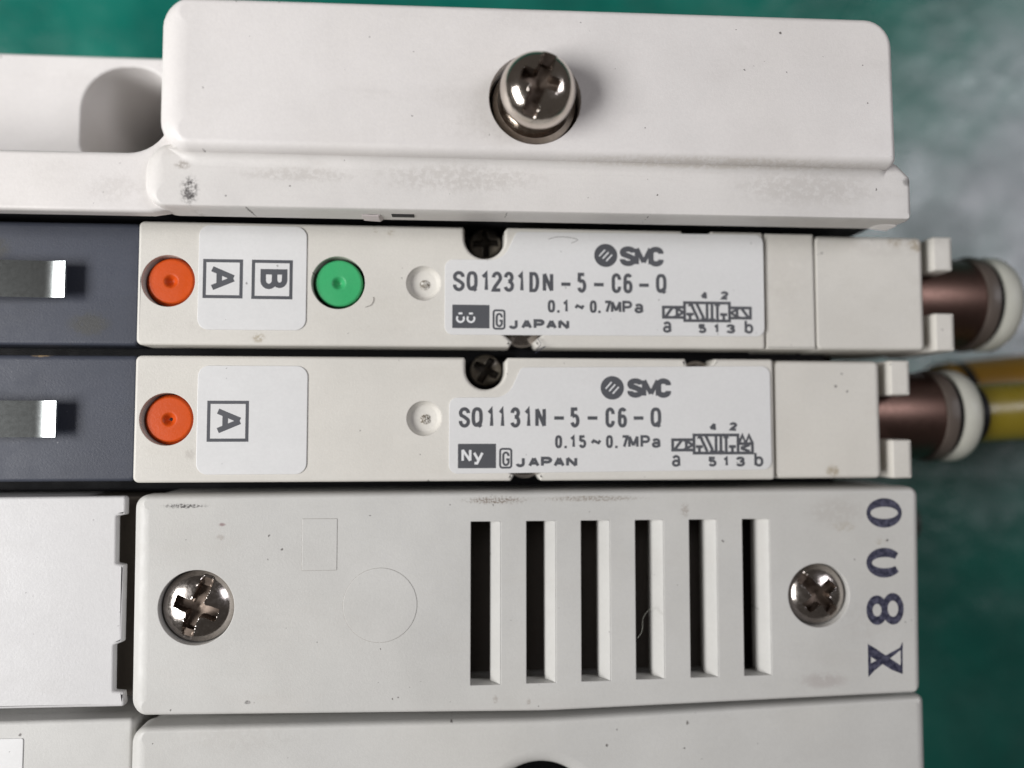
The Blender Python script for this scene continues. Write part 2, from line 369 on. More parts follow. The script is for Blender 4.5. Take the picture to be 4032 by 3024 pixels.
def flat_print(name, P, z, mat, parent, label=None):
    """P: overlapping simple polygons; built as one sheet without overlaps"""
    vs_, fs = [], []
    for p in P:
        p = [Vector(q) for q in p]
        if area2([tuple(q) for q in p]) < 0: p = p[::-1]
        quads = [p] if len(p) < 4 else None
        if quads is None:      # split into triangles so folded corners stay valid
            quads = [[p[i] for i in t3] for t3 in geometry.tessellate_polygon([[Vector((q.x, q.y, 0)) for q in p]])]
        for q in quads:
            if abs(area2([tuple(c) for c in q])) < 1e-7: continue
            if area2([tuple(c) for c in q]) < 0: q = q[::-1]
            fs.append(list(range(len(vs_), len(vs_) + len(q)))); vs_ += q
    V, E_, F_, ov, oe, of = geometry.delaunay_2d_cdt(vs_, [], fs, 0, 1e-5)
    bm = bmesh.new(); bv = [bm.verts.new((v.x, v.y, z)) for v in V]
    for f, src in zip(F_, of):
        if src:
            g = bm.faces.new([bv[i] for i in f]); g.normal_update()
            if g.normal.z < 0: g.normal_flip()
    bmesh.ops.delete(bm, geom=[v for v in bm.verts if not v.link_faces], context='VERTS')
    return build(name, bm, mat, parent, recalc=False, label=label)
def arc(cx, cy, rx, ry, a0, a1, n=14): return [(cx + rx * math.cos(math.radians(a0 + (a1 - a0) * i / n)), cy + ry * math.sin(math.radians(a0 + (a1 - a0) * i / n))) for i in range(n + 1)]
def oval(cx, cy, rx, ry, p=0.72, n=28):
    out = []
    for i in range(n):
        a = 2 * math.pi * i / n; c, s = math.cos(a), math.sin(a)
        out.append((cx + rx * math.copysign(abs(c) ** p, c), cy + ry * math.copysign(abs(s) ** p, s)))
    return out + [out[0]]
G = {
 '0': [oval(.5, .5, .5, .5)], 'Q': [oval(.5, .52, .5, .48), [(.55, .22), (1.0, -.06)]],
 '1': [[(0, .78), (.45, .86), (.9, 1), (.9, 0)]],
 '2': [[(0, .74), *arc(.5, .73, .5, .27, 165, -20, 12), (.62, .42), (.15, .15), (0, 0), (1, 0)]],
 '3': [[(0, .76), *arc(.47, .77, .47, .23, 160, -75, 12), (.4, .53)], [(.4, .53), *arc(.47, .26, .53, .26, 70, -165, 14)]],
 '4': [[(.72, 0), (.72, 1)], [(.72, 1), (0, .3)], [(0, .3), (1, .3)]],
 '5': [[(.92, 1), (.08, 1), (.04, .55)], [(.04, .55), *arc(.48, .31, .52, .31, 115, -160, 14)]],
 '6': [oval(.5, .29, .5, .29, .85), [(0, .3), (.02, .6), *arc(.52, .74, .5, .26, 170, 30, 8)]],
 '7': [[(0, 1), (1, 1), (.35, 0)]],
 '8': [oval(.5, .76, .44, .24, .9), oval(.5, .26, .5, .26, .9)],
 'S': [[(1, .75), *arc(.5, .76, .5, .24, 10, 215, 12), (.5, .52), (.85, .40), *arc(.5, .25, .5, .25, 20, -190, 13)]],
 'C': [[(1, .70), *arc(.5, .74, .5, .26, 10, 175, 10), *arc(.5, .26, .5, .26, 185, 350, 10), (1, .30)]],
 'G': [[(1, .72), *arc(.5, .74, .5, .26, 10, 175, 10), *arc(.5, .26, .5, .26, 185, 360, 10), (1, .45), (.55, .45)]],
 'D': [[(0, 0), (0, 1), (.5, 1), *arc(.5, .5, .5, .5, 85, -85, 14), (.5, 0), (0, 0)]],
 'N': [[(0, 0), (0, 1)], [(0, 1), (1, 0)], [(1, 0), (1, 1)]], 'M': [[(0, 0), (0, 1)], [(0, 1), (.5, .12)], [(.5, .12), (1, 1)], [(1, 1), (1, 0)]],
 'P': [[(0, 0), (0, 1), (.6, 1), *arc(.6, .74, .4, .26, 85, -85, 10), (.6, .48), (0, .48)]],
 'A': [[(0, 0), (.47, 1)], [(.53, 1), (1, 0)], [(.2, .33), (.8, .33)]],
 'B': [[(.5, .53), *arc(.6, .265, .4, .265, 85, -85, 8), (.5, 0), (0, 0), (0, 1), (.5, 1), *arc(.55, .765, .37, .235, 85, -85, 8), (.5, .53), (0, .53)]],
 'J': [[(1, 1), (1, .3), *arc(.5, .28, .5, .28, 0, -175, 10)]],
 'a': [[(.05, .82), *arc(.5, .74, .42, .26, 140, 0, 8), (.95, 0)], oval(.48, .27, .44, .25, .9)],
 'b': [[(0, 1), (0, 0)], oval(.5, .31, .48, .31, .9)],
 'y': [[(0, 1), (.5, .32)], [(1, 1), (.35, -.0), (.05, .02)]],
 '~': [[(0, .2), (.22, .75), (.5, .5), (.78, .22), (1, .8)]],
 '-': [[(0, .5), (1, .5)]], '.': [[(0.1, .5), (.9, .5)]],
}
def glyph(P, ch, x0, y0, x1, y1, w, turn=False):
    """a letter inside a box (mm); turn = lettering turned a quarter clockwise"""
    if ch == '.': P.append([(x0, y0), (x1, y0), (x1, y1), (x0, y1)]); return
    for st in G[ch]:
        pts = []
        for gx, gy in st:
            if turn: pts.append((x0 + w / 2 + gy * (x1 - x0 - w), y1 - w / 2 - gx * (y1 - y0 - w)))
            else: pts.append((x0 + w / 2 + gx * (x1 - x0 - w), y0 + w / 2 + gy * (y1 - y0 - w)))
        ribbon(P, pts, w, (Vector(st[0]) - Vector(st[-1])).length < 1e-6)
def lettering(name, items, w, z, mat, parent, turn=False, label=None):
    """items: (character, x0, y0, x1, y1)"""
    P = []
    for ch, x0, y0, x1, y1 in items: glyph(P, ch, x0, y0, x1, y1, w, turn)
    return flat_print(name, P, z, mat, parent, label)
def strokes(name, lines, w, z, mat, parent, faces=(), label=None):
    P = []
    for l in lines: ribbon(P, l, w, (Vector(l[0]) - Vector(l[-1])).length < 1e-6)
    return flat_print(name, P + list(faces), z, mat, parent, label)
def rectline(x0, y0, x1, y1): return [(x0, y0), (x1, y0), (x1, y1), (x0, y1), (x0, y0)]

# ------------------------------------------------------------------ the surface underneath
MATZ = -40
bm = bmesh.new()
vv = [bm.verts.new((x, y, MATZ)) for x, y in ((-400, -300), (400, -300), (400, 300), (-400, 300))]; bm.faces.new(vv)
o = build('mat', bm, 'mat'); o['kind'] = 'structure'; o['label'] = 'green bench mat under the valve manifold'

# ------------------------------------------------------------------ manifold base
t = thing('manifold_base', 'black manifold base in the gaps beneath the two valves', 'manifold base', (0, 6, MATZ))
plate('base_block', rrect(-62, -6.3, 38, 18.2, 0.5), MATZ, -7, 'black', t, r=0.3)
plate('gasket_strip', rrect(-62, 5.7, 36, 7.1, 0.2), -7, -4.5, 'black', t, r=0.1)

# ------------------------------------------------------------------ end plate with the big screw
t = thing('end_plate', 'white end plate with a raised block and a big shiny screw', 'end plate', (6, 27, MATZ))
plate('body', rrect(-62, 19.2, 36.8, 33.6, 1.0), MATZ, -32, 'white', t, r=0.4)
ub = plate('raised_block', roundpoly([(-23.85, 21.9, 2.5), (37.5, 21.9, 0.75), (37.35, 34.9, 2.6), (-23.85, 34.45, 2.3)]), -33, 6.5, 'white', t, r=(2.3, 0.75, 0.7, 0.75), rz=1.3, seg=7, holes=[circle(6.4, 26.7, 3.78)], rh=0.08, bottom=False)
plate('screw_recess_floor', circle(6.4, 26.7, 3.77), 3.2, 4.6, 'cavity', t, r=0.02)
fl = plate('flange', roundpoly([(-25.35, 17.62, 1.8), (39.55, 17.66, 0.62), (39.55, 21.5, 0.8), (38.3, 22.7, 0.8), (36.9, 23.4, 0.2), (-25.35, 22.9, 2.2)]), 1.5, 5.0, 'flange', t, r=(1.7, 0.6, 0.6, 0.14), rz=0.9, seg=6, draft=-0.12)
plate('underside_shade', rrect(-62, 18.5, 39.2, 21.4, 0.3), -30, 1.5, 'black', t, r=0.05)  # black block standing in for the shadow beneath flange and ledge
bm = bmesh.new()
prof = [(22.10 - 1.15 * (1 - math.cos(math.radians(q))), 6.05 - 1.045 * math.sin(math.radians(q))) for q in range(0, 91, 10)] + [(22.4, 5.0), (22.4, 6.05)]
rows = [[bm.verts.new((x, 22.4 + (y - 22.4) * k, 5.0 + (z - 5.0) * k)) for y, z in prof] for x, k in ((-23.4, 0.04), (-22.8, 0.35), (-22.0, 0.8), (-21.0, 1.0), (36.3, 1.0), (36.9, 0.75), (37.35, 0.1))]
for ra, rb in zip(rows, rows[1:]):
    for k in range(len(prof)): bm.faces.new((ra[k - 1], ra[k], rb[k], rb[k - 1]))
bm.faces.new(rows[0]); bm.faces.new(rows[-1]); build('cove', bm, 'flange', t, 40)
plate('wall_notch', rrect(-5.5, 17.60, -3.6, 17.9, 0.05), 2.9, 3.75, 'black', fl, r=0.03)
plate('wall_rib', roundpoly([(-8.0, 17.58, 0.05), (-6.6, 17.50, 0.05), (-6.2, 17.8, 0), (-8.0, 17.8, 0)]), 1.7, 3.4, 'lip', fl, r=0.1)
plate('wall_rib', roundpoly([(37.4, 17.7, 0.02), (38.9, 17.54, 0.05), (39.1, 17.85, 0), (37.4, 17.85, 0)]), 1.7, 3.4, 'white', fl, r=0.1)
plate('ledge', [(-62, 17.4), (-25.2, 17.42), (-24.0, 17.62), (-23.2, 17.95), (-22, 18.8), (-22, 26.4), (-23.75, 26.4), *[(-27.2 + 3.45 * math.cos(math.radians(-a)), 25.85 - 3.4 * math.sin(math.radians(a))) for a in range(0, 91, 9)], (-62, 22.35)], 2.4, 3.7, 'white', t, r=(0.3, 0.3, 0.5, 0.35), rz=0.4, seg=5)
plate('rail_block', rrect(-62, 19.2, -20, 35.5, 0.5), -33, -7, 'white', t, r=0.35, holes=[rrect(-36.0, 25.4, -27.4, 34.5, (1.6, 1.0, 3.6, 4.4), 10)], rh=0.2, seg=5, bottom=False)
sw = disc_field('screw', 3.06, screw_field(3.06, 2.0, 70.5, 1.05, 1.15, 1.6, 0.95, 1.55, 2.8, 5), (6.43, 26.68, 8.3), 'nickel', t, nr=80, na=170, side=0.45, recess='recess')
lathe('washer', [(2.2, 1.6), (3.1, 1.55), (3.42, 1.25), (3.5, 1.0), (3.5, 0.2), (1.8, 0.2)], (6.4, 26.7, 4.5), 'nickel', sw, n=64)
lathe('shank', [(1.6, 0), (2.4, 1.2), (2.5, 4.0)], (6.42, 26.7, 4.6), 'nickel', sw)

# ------------------------------------------------------------------ the two valves
def disc_button(name, x, y, mat, parent, R=1.98, z=-0.45, spot=None, skirt=True):
    def f(a, b):
        r = math.hypot(a, b)
        return -0.5 * smooth(0.66 - r, 0.0, 0.6) - 0.05 * (r / R) ** 2 - 0.12 * smooth(r, R - 0.14, R)
    bt = disc_field(name, R, f, (x, y, z), mat, parent, nr=30, na=72, side=2.0)
    if skirt: lathe('skirt', [(R + 0.2, -1.8), (R + 0.2, -0.62), (R, -0.5), (R - 0.3, -0.5)], (x - 0.06, y - 0.03, z), mat, bt, n=64)
    if spot: lathe('dirt_spot', [(0.0001, 0.06), (0.16, 0.03), (0.2, 0)], (x + 0.02, y, z - 0.50), 'black', bt, n=14)
    return bt
def small_screw(x, y, z, ang, parent, R=1.5, mat='dark_screw', seed=1):
    return disc_field('screw', R, screw_field(R, 0.5, ang, 0, 0, R * 0.82, 0.52, 0.7, 2.6, seed), (x, y, z), mat, parent, nr=40, na=90, side=1.5, recess='dark_recess')
def symbol(name, x0, y0, x1, y1, sl, z, parent, spring):
    """the printed valve diagram: a body box (x0..x1) with a solenoid box at the left and a second one or a spring at the right"""
    h = y1 - y0; w = x1 - x0; lw = 0.265; L = []; F = []
    def X(f): return x0 + f * w
    def Y(f): return y0 + f * h
    L += [rectline(x0, y0, x1, y1), [(X(.5), y0), (X(.5), y1)]]
    L += [[(X(.12), Y(.06)), (X(.12), Y(.36))], [(X(.04), Y(.36)), (X(.20), Y(.36))], [(X(.14), Y(.95)), (X(.30), Y(.08))], [(X(.27), Y(.95)), (X(.42), Y(.16))]]
    L += [[(X(.61), Y(.95)), (X(.61), Y(.1))], [(X(.73), Y(.95)), (X(.73), Y(.06))], [(X(.87), Y(.06)), (X(.87), Y(.36))], [(X(.79), Y(.36)), (X(.95), Y(.36))]]
    for cx, cy, s in ((.42, .16, -1), (.61, .14, -1), (.73, .82, 1), (.14, .80, 1)):
        F.append([(X(cx - .075), Y(cy)), (X(cx + .075), Y(cy)), (X(cx), Y(cy + .26 * s))])
    def sol(a, b, m):
        c0, c1 = y0 + h * .17, y0 + h * .74; ww = b - a
        q = lambda f: a + f * ww if m else b - f * ww
        L.append(rectline(a, c0, b, c1)); L.append([(q(.10), c0 + .05), (q(.42), c1 - .05)]); L.append([(q(.50), c1), (q(.95), (c0 + c1) / 2), (q(.50), c0)]); L.append([(q(.64), c1), (q(.64), c0)])
    sol(x0 - sl, x0, True)
    if not spring: sol(x1, x1 + sl, False)
    else:
        e = x1 + sl * .68; zz = []
        for i in range(5): zz.append((x1 + 0.1 + (e - x1 - 0.1) * i / 4, y0 + h * (.98 if i % 2 else .55)))
        L.append(zz); L.append(rectline(x1, y0, e, y0 + h * .52)); L.append([(x1 + .25, y0 + h * .28), (e - .25, y0 + h * .45)]); L.append([(x1 + .25, y0 + h * .28), (e - .25, y0 + h * .08)])
    return strokes(name, L, lw, z, 'ink', parent, F)

def valve(k):
    up = k == 0
    yb, yt = (6.82, 17.66) if up else (-5.02, 5.92)
    yc = (yb + yt) / 2; ce = 12.42 if up else 0.42; dy = 0 if up else -12.02
    xe = 43.7 if up else 39.2          # where the port block ends
    t = thing('solenoid_valve', 'upper valve with an orange and a green button and boxed A and B' if up else 'lower valve with one orange button and a single boxed A', 'valve', (0, yc, -7), 'valves side by side on the manifold')
    xs = 28.2 if up else 28.9
    tn, bn = (20.5, 23.3) if up else (20.7, 23.5), (4.55, 7.35) if up else (4.7, 7.7)
    nl, nr = (0.70, 4.30) if up else (0.80, 4.34); nc = (nl + nr) / 2; nrad = (nr - nl) / 2; nb = yt - 2.85
    notch = [(nr + 0.25, yt), (nr, yt - 0.3)] + [(nc + nrad * math.cos(math.radians(a)), nb + nrad + nrad * math.sin(math.radians(a))) for a in range(0, -181, -10)] + [(nl, yt - 0.2), (nl - 0.15, yt)]
    out = roundpoly([(-27.55, yb, 0.5), (bn[0] + 0.15, yb, 0.2), (bn[0] + 0.45, yb + 0.5, 0.1), (bn[0] - 0.45, yb + 1.3, 0), (bn[0] - 0.3, yb + 2.4, 0), (bn[1] + 0.3, yb + 2.4, 0), (bn[1] + 0.45, yb + 1.3, 0), (bn[1] - 0.5, yb + 0.5, 0.1), (bn[1] - 0.2, yb, 0.2), (xs, yb, 0.3), (xs, yt, 0.3), (tn[1], yt, 0.1), (tn[1] - 0.5, yt - 0.6, 0.1), (tn[1] - 0.4, yt - 1.6, 0), (tn[0] + 0.2, yt - 1.6, 0), (tn[0] + 0.2, yt - 0.6, 0.1), (tn[0], yt, 0.1), *[(*p, 0) for p in notch], (-27.55, yt, 0.5)], 5)
    bx = [-24.95 if up else -24.82]
    holes = [circle(bx[0], ce, 2.26, 56), circle(-2.92 if up else -2.8, ce + (0.08 if up else 0.08), 1.53, 48)]
    if up: holes.append(circle(-10.4, ce + 0.03, 2.34, 56))
    plate('body', out, -2.6, 0, 'beige', t, r=(0.24, 0.28, 0.28, 0.28), rz=0.28, holes=holes, rh=0.05, seg=4)
    plate('lower_body', rrect(-27.2, yb + 0.45, xs - 0.4, yt - 0.45, 0.3), -6.6, -3.3, 'cavity', t, r=0.1)
    # port block with the retaining clip
    if up:
        plate('spacer_block', rrect(28.34, yb + 0.05, 33.05, yt - 0.05, 0.15), -9, -0.22, 'beige', t, r=0.16)
        plate('port_block', rrect(33.15, yb + 0.02, xe, yt - 0.12, 0.56), -12, -0.30, 'beige', t, r=(0.2, 0.55, 0.5, 0.3), rz=0.5)
    else:
        plate('port_block', rrect(29.05, yb + 0.05, xe, yt - 0.08, 0.56), -12, -0.32, 'beige', t, r=(0.2, 0.55, 0.4, 0.3), rz=0.5)
    rc = plate('retaining_clip', rrect(xe + 0.2, yb + 0.3, xe + 2.2, yt - 0.3, 0.2), -14, -10.5, 'beige', t, r=0.2)
    for a, b in ((yt - 3.25, yt + 0.02), (yb + 0.0, yb + 3.6)):
        plate('prong', rrect(xe + 1.05, a, xe + 3.05, b, 0.25), -9, -0.45, 'beige', rc, r=(0.15, 0.5, 0.2, 0.2), rz=0.4)
    # grey rear cover with a spring strip
    gc = plate('rear_cover', rrect(-62, yb + 0.05, -27.75, yt + 0.08, 0.5), -9, -1.2, 'grey', t, r=(0.3, 0.3, 0.45, 0.35), rz=0.35, seg=6)
    y0, y1 = (10.85, 14.02) if up else (-1.12, 2.0)
    bm = bmesh.new(); xa = -35.35 if up else -35.75; pth = [(-62, 1.2), (-50, 0.62), (-42, 0.10), (xa, -0.30)] + [(xa + 5.6 * (math.sin(math.radians(a)) + math.sin(math.radians(3.5))), -0.30 + 5.6 * (math.cos(math.radians(3.5)) - math.cos(math.radians(a)))) for a in range(-2, 17, 2)]
    rows = []
    for i, (x, z) in enumerate(pth):
        j = min(i + 1, len(pth) - 1); h = max(j - 1, 0); d = Vector((pth[j][0] - pth[h][0], pth[j][1] - pth[h][1])).normalized(); n_ = (-d.y * 0.22, d.x * 0.22)
        rows.append([bm.verts.new(q) for q in ((x, y0, z), (x, y1, z), (x + n_[0], y1, z + n_[1]), (x + n_[0], y0, z + n_[1]))])
    for a, b in zip(rows, rows[1:]):
        for i in range(4): bm.faces.new((a[i - 1], a[i], b[i], b[i - 1]))
    bm.faces.new(rows[0]); bm.faces.new(rows[-1])
    build('spring_strip', bm, 'spring', gc, 40)
    # buttons, indicator dimple
    disc_button('override_button', bx[0] + 0.07, ce + (0.06 if up else 0.0), 'orange', t, spot=not up)
    if up: disc_button('override_button', -10.4, ce + 0.05, 'green', t, R=2.06, z=-0.35, skirt=False)['label'] = 'green round button'
    dx, dyy = (-2.92 if up else -2.8), ce + 0.08
    bm = bmesh.new(); rings = []
    for r, z in ((1.528, -0.02), (1.5, -0.1), (1.2, -0.52), (1.12, -0.56), (0.01, -0.56)):
        rings.append([bm.verts.new((dx + r * math.cos(2 * math.pi * i / 48), dyy + r * math.sin(2 * math.pi * i / 48), z)) for i in range(48)])
    for a, b in zip(rings, rings[1:]):
        for i in range(48):
            f = bm.faces.new((a[i - 1], a[i], b[i], b[i - 1])); f.normal_update()
            if f.normal.z < 0: f.normal_flip()
    dm = build('indicator_cup', bm, 'beige', t, 40, recalc=False)
    rr = random.Random(k + 3)
    disc_field('lens', 0.44, lambda a, b: 0.16 * (1 - (a * a + b * b) / 0.2) + 0.05 * math.sin(9 * a + k) * math.cos(11 * b), (dx + 0.06, dyy - 0.08, -0.5), 'lens', dm, nr=10, na=24, side=0.1)
    # screws in the notches
    small_screw(nc + 0.15, nb + nrad + 0.12, -2.7, 62 if not up else 95, t, seed=4 + k)
    plate('notch_floor', rrect(nl - 0.2, nb - 0.2, nr + 0.2, yt - 0.1, 0.3), -4.4, -3.25, 'black', t, r=0.05)
    bx_ = (bn[0] + bn[1]) / 2
    lathe('rivet', [(0.5, 0.35), (1.2, 0.25), (1.62, 0), (1.7, -1.2)], (bx_, yb + 1.75, -1.5), 'steel', t, n=40)
    lathe('rivet', [(0.5, 0.3), (1.2, 0.2), (1.5, 0), (1.55, -1.2)], ((tn[0] + tn[1]) / 2, yt - 1.6, -2.0 if up else -1.4), 'steel' if not up else 'dark_screw', t, n=40)
    # small sticker with boxed letters
    sx0, sx1 = (-22.4, -13.15) if up else (-22.25, -12.92)
    sy0, sy1 = (8.18, 17.36) if up else (-4.33, 5.06)
    st = plate('button_sticker', rrect(sx0, sy0, sx1, sy1, 0.95), 0.0, 0.09, 'sticker', t, r=0.03, seg=2)
    zs = 0.094
    boxes = [('A', (-22.0, 10.93, -18.6, 14.36), (-21.45, 11.62, -19.15, 13.75)), ('B', (-17.85, 10.9, -14.33, 14.36), (-17.1, 11.78, -14.78, 13.55))] if up else [('A', (-21.4, -1.52, -17.88, 2.02), (-20.72, -0.8, -18.38, 1.36))]
    for ch, b, g in boxes:
        bb = strokes('letter_box', [rectline(b[0] + .14, b[1] + .14, b[2] - .14, b[3] - .14)], 0.28, zs, 'ink', st)
        lettering('letter', [(ch, *g)], 0.48, zs, 'ink', st, turn=True)
    # big type sticker
    if up: P = [(-1.05, 7.92, 0.75), (28.1, 7.98, 0.8), (28.1, 17.40, 0.8), (5.35, 17.26, 0.5), (4.15, 14.68, 1.8), (-1.05, 14.66, 0.75)]
    else: P = [(-0.62, -4.36, 0.75), (28.55, -4.12, 0.8), (28.52, 5.28, 0.8), (5.75, 5.04, 0.5), (4.55, 2.38, 1.8), (-0.62, 2.34, 0.75)]
    lb = plate('type_label', roundpoly(P, 8), 0.0, 0.09, 'sticker', t, r=0.03, seg=2)
    z = 0.096
    # lettering measured on the label: ox, oy put the second label's print on the first one's grid
    K = 0.02315; KY = 0.02295        # mm per source pixel there
    if up: X = lambda u: 2.3 + (1600 + u * .6932 - 1897) * K; Y = lambda v: 10.62 - (800 + v * .6932 - 1200) * KY
    else: X = lambda u: 2.3 + (1600 + u * .6932 - 1897) * K; Y = lambda v: -0.67 - (800 + v * .6932 - 1700) * KY
    def row(chs, v0, v1, w, name):
        return lettering(name, [(c, X(a), Y(v1), X(b), Y(v0)) for c, a, b in chs], w, z, 'ink', lb)
    def dash(a, b, v): return ('-', X(a), Y(v + 9), X(b), Y(v - 9))
    lab = lambda c, a, b, v0, v1: (c, X(a), Y(v1), X(b), Y(v0))
    if up:
        it = [lab(c, a, b, 388, 503) for c, a, b in (('S', 265, 330), ('Q', 340, 402), ('1', 420, 462), ('2', 480, 538), ('3', 548, 605), ('1', 622, 660), ('D', 690, 746), ('N', 765, 825), ('5', 960, 1012), ('C', 1155, 1210), ('6', 1222, 1275), ('Q', 1408, 1470))] + [dash(860, 932, 455), dash(1045, 1120, 455), dash(1303, 1378, 455)]
        it2 = [lab(c, a, b, 545, 617) for c, a, b in (('0', 793, 835), ('1', 876, 908), ('0', 1030, 1070), ('7', 1110, 1152), ('M', 1150, 1210), ('P', 1215, 1272))] + [lab('a', 1283, 1337, 560, 617), ('.', X(846), Y(617), X(860), Y(603)), ('.', X(1078), Y(617), X(1092), Y(603)), lab('~', 942, 1003, 562, 602)]
        bxr = (262, 578, 468, 710); gb = (485, 602, 557, 717); jp = (572, 655, 918, 713); lg = (1123, 287); sm = (1203, 1300, 1290, 1385, 1362, 1455, 232, 347)
        sy = (1572, 1832, 552, 655, 122); num = [('4', 1665, 1710, 485, 535), ('2', 1783, 1827, 483, 533), ('a', 1445, 1497, 660, 727), ('5', 1650, 1697, 673, 727), ('1', 1738, 1768, 673, 727), ('3', 1812, 1864, 673, 727), ('b', 1918, 1970, 645, 727)]
    else:
        it = [lab(c, a, b, 1162, 1276) for c, a, b in (('S', 300, 362), ('Q', 370, 432), ('1', 455, 492), ('1', 518, 552), ('3', 585, 640), ('1', 660, 697), ('N', 722, 782), ('5', 918, 970), ('C', 1115, 1168), ('6', 1185, 1237), ('Q', 1370, 1432))] + [dash(818, 892, 1222), dash(1005, 1080, 1222), dash(1265, 1340, 1222)]
        it2 = [lab(c, a, b, 1318, 1391) for c, a, b in (('0', 832, 872), ('1', 914, 945), ('5', 965, 1007), ('0', 1117, 1157), ('7', 1203, 1245), ('M', 1242, 1302), ('P', 1312, 1367))] + [lab('a', 1375, 1428, 1335, 1391), ('.', X(884), Y(1391), X(898), Y(1377)), ('.', X(1169), Y(1391), X(1183), Y(1377)), lab('~', 1030, 1093, 1335, 1375)]
        bxr = (296, 1365, 505, 1500); gb = (522, 1388, 595, 1503); jp = (610, 1437, 960, 1496); lg = (1155, 1052); sm = (1240, 1335, 1325, 1420, 1398, 1490, 997, 1108)
        sy = (1617, 1870, 1318, 1420, 122); num = [('4', 1705, 1752, 1247, 1297), ('2', 1822, 1867, 1245, 1295), ('a', 1488, 1540, 1430, 1498), ('5', 1698, 1745, 1440, 1497), ('1', 1782, 1812, 1440, 1497), ('3', 1857, 1909, 1440, 1497), ('b', 1962, 2016, 1412, 1498)]
    lettering('type_number', it, 0.315, z, 'ink', lb)
    lettering('pressure_range', it2, 0.245, z, 'ink', lb)
    # date box with white print
    a, b, c, d = bxr
    db = plate_bm(rrect(X(a), Y(d), X(c), Y(b), 0.04, 2), z - 0.004, z, r=0.001, seg=1); build('date_box', db, 'ink', lb)
    if up:
        L = []
        for cx in (307, 365): L += [[(X(cx) + 0.31 * math.cos(q), Y(656) + 0.31 * math.sin(q)) for q in [math.radians(v) for v in range(142, 401, 14)]], [(X(cx) - 0.17, Y(627)), (X(cx) + 0.17, Y(627))]]
        strokes('date_code', L, 0.17, z + 0.006, 'ink_white', lb)
    else: lettering('date_code', [lab('N', 315, 370, 1392, 1465), lab('y', 378, 437, 1408, 1480)], 0.22, z + 0.006, 'ink_white', lb)
    a, b, c, d = gb
    gm = strokes('quality_mark', [[*rrect(X(a) + .09, Y(d) + .09, X(c) - .09, Y(b) - .09, 0.2, 4), ][:] + [rrect(X(a) + .09, Y(d) + .09, X(c) - .09, Y(b) - .09, 0.2, 4)[0]]], 0.18, z, 'ink', lb)
    lettering('quality_letter', [lab('G', a + 17, c - 15, b + 20, d - 14)], 0.19, z + 0.003, 'ink', lb)
    n_ = 5; wj = (jp[2] - jp[0]) / n_
    lettering('country_name', [lab(ch, jp[0] + i * wj + 3, jp[0] + (i + 1) * wj - (16 if ch == 'J' else 4), jp[1], jp[3]) for i, ch in enumerate('JAPAN')], 0.27, z, 'ink', lb)
    # maker's roundel with three cut bars, and wordmark
    cx, cy = X(lg[0]), Y(lg[1])
    bm = plate_bm(circle(cx, cy, 1.06, 40), z - 0.004, z, r=0.001, seg=1); build('roundel', bm, 'ink', lb)
    strokes('roundel_bars', [[(cx + ox - 0.02 - 0.26, cy + oy - 0.30), (cx + ox + 0.26, cy + oy + 0.30)] for ox, oy in ((-0.32, 0.22), (0.0, 0.0), (0.32, -0.22))], 0.12, z + 0.004, 'ink_white', lb)
    s0, s1, m0, m1, c0, c1, v0, v1 = sm
    Pm = []
    for ch, a, b, w in (('S', s0, s1 - 2, 0.50), ('M', m0 - 2, m1 + 6, 0.40), ('C', c0 + 4, c1, 0.50)): glyph(Pm, ch, X(a), Y(v1), X(b), Y(v0), w)
    flat_print('maker_name', Pm, z, 'ink', lb)
    symbol('valve_symbol', X(sy[0]), Y(sy[3]), X(sy[1]), Y(sy[2]), sy[4] * .6932 * K, z, lb, not up)
    lettering('port_numbers', [lab(c, a, b, v0, v1) for c, a, b, v0, v1 in num], 0.24, z, 'ink', lb)
    return t
valve(0); valve(1)

# ------------------------------------------------------------------ push-in fittings and tubes
def fitting(x, y, z, label, r=4.75, mat='brown', plain=False):
    t = thing('tube_fitting', label, 'fitting', (x, y, z - r), 'push-in fittings')
    lathe('barrel', [(r * .93, 0), (r * .93, 9.4), (r * .90, 9.6)], (x, y, z), mat, t, 'x', 56)
    if plain: return t
    lathe('front_ring', [(r * .9, 8.1), (r * .97, 8.25), (r, 8.7), (r * .98, 9.35), (r * .92, 9.5)], (x, y, z), 'ring', t, 'x', 56)
    lathe('groove', [(r * .88, 9.4), (r * .88, 10.3)], (x, y, z), 'black', t, 'x', 48)
    cl = lathe('release_collar', [(r * .62, 10.05), (r * .96, 10.1), (r * .99, 10.5), (r * .98, 11.4), (r * .91, 11.95), (r * .78, 12.3), (r * .66, 12.35)], (x, y, z), 'collar', t, 'x', 56)
    lathe('bore', [(r * .69, 11.6), (r * .69, 12.5), (r * .5, 12.51)], (x, y, z), 'black', cl, 'x', 40)
    return t
fitting(43.5, 12.3, -7.2, 'brown fitting with pale collar at the end of the upper valve', 4.9)
fitting(39.1, 0.85, -7.2, 'brown fitting with pale collar gripping the yellow tube of the lower valve', 4.7)
fitting(42.0, 12.8, -19.0, 'shadowed lower fitting peeking out behind the upper fitting', 4.4)
fitting(39.5, 1.5, -20.0, 'shadowed lower fitting behind the yellow tube fitting', 4.4, plain=True)
fitting(44.0, -11.6, -20, 'dark red stub showing past the stamped cover edge', 2.4, 'redbrown', True)
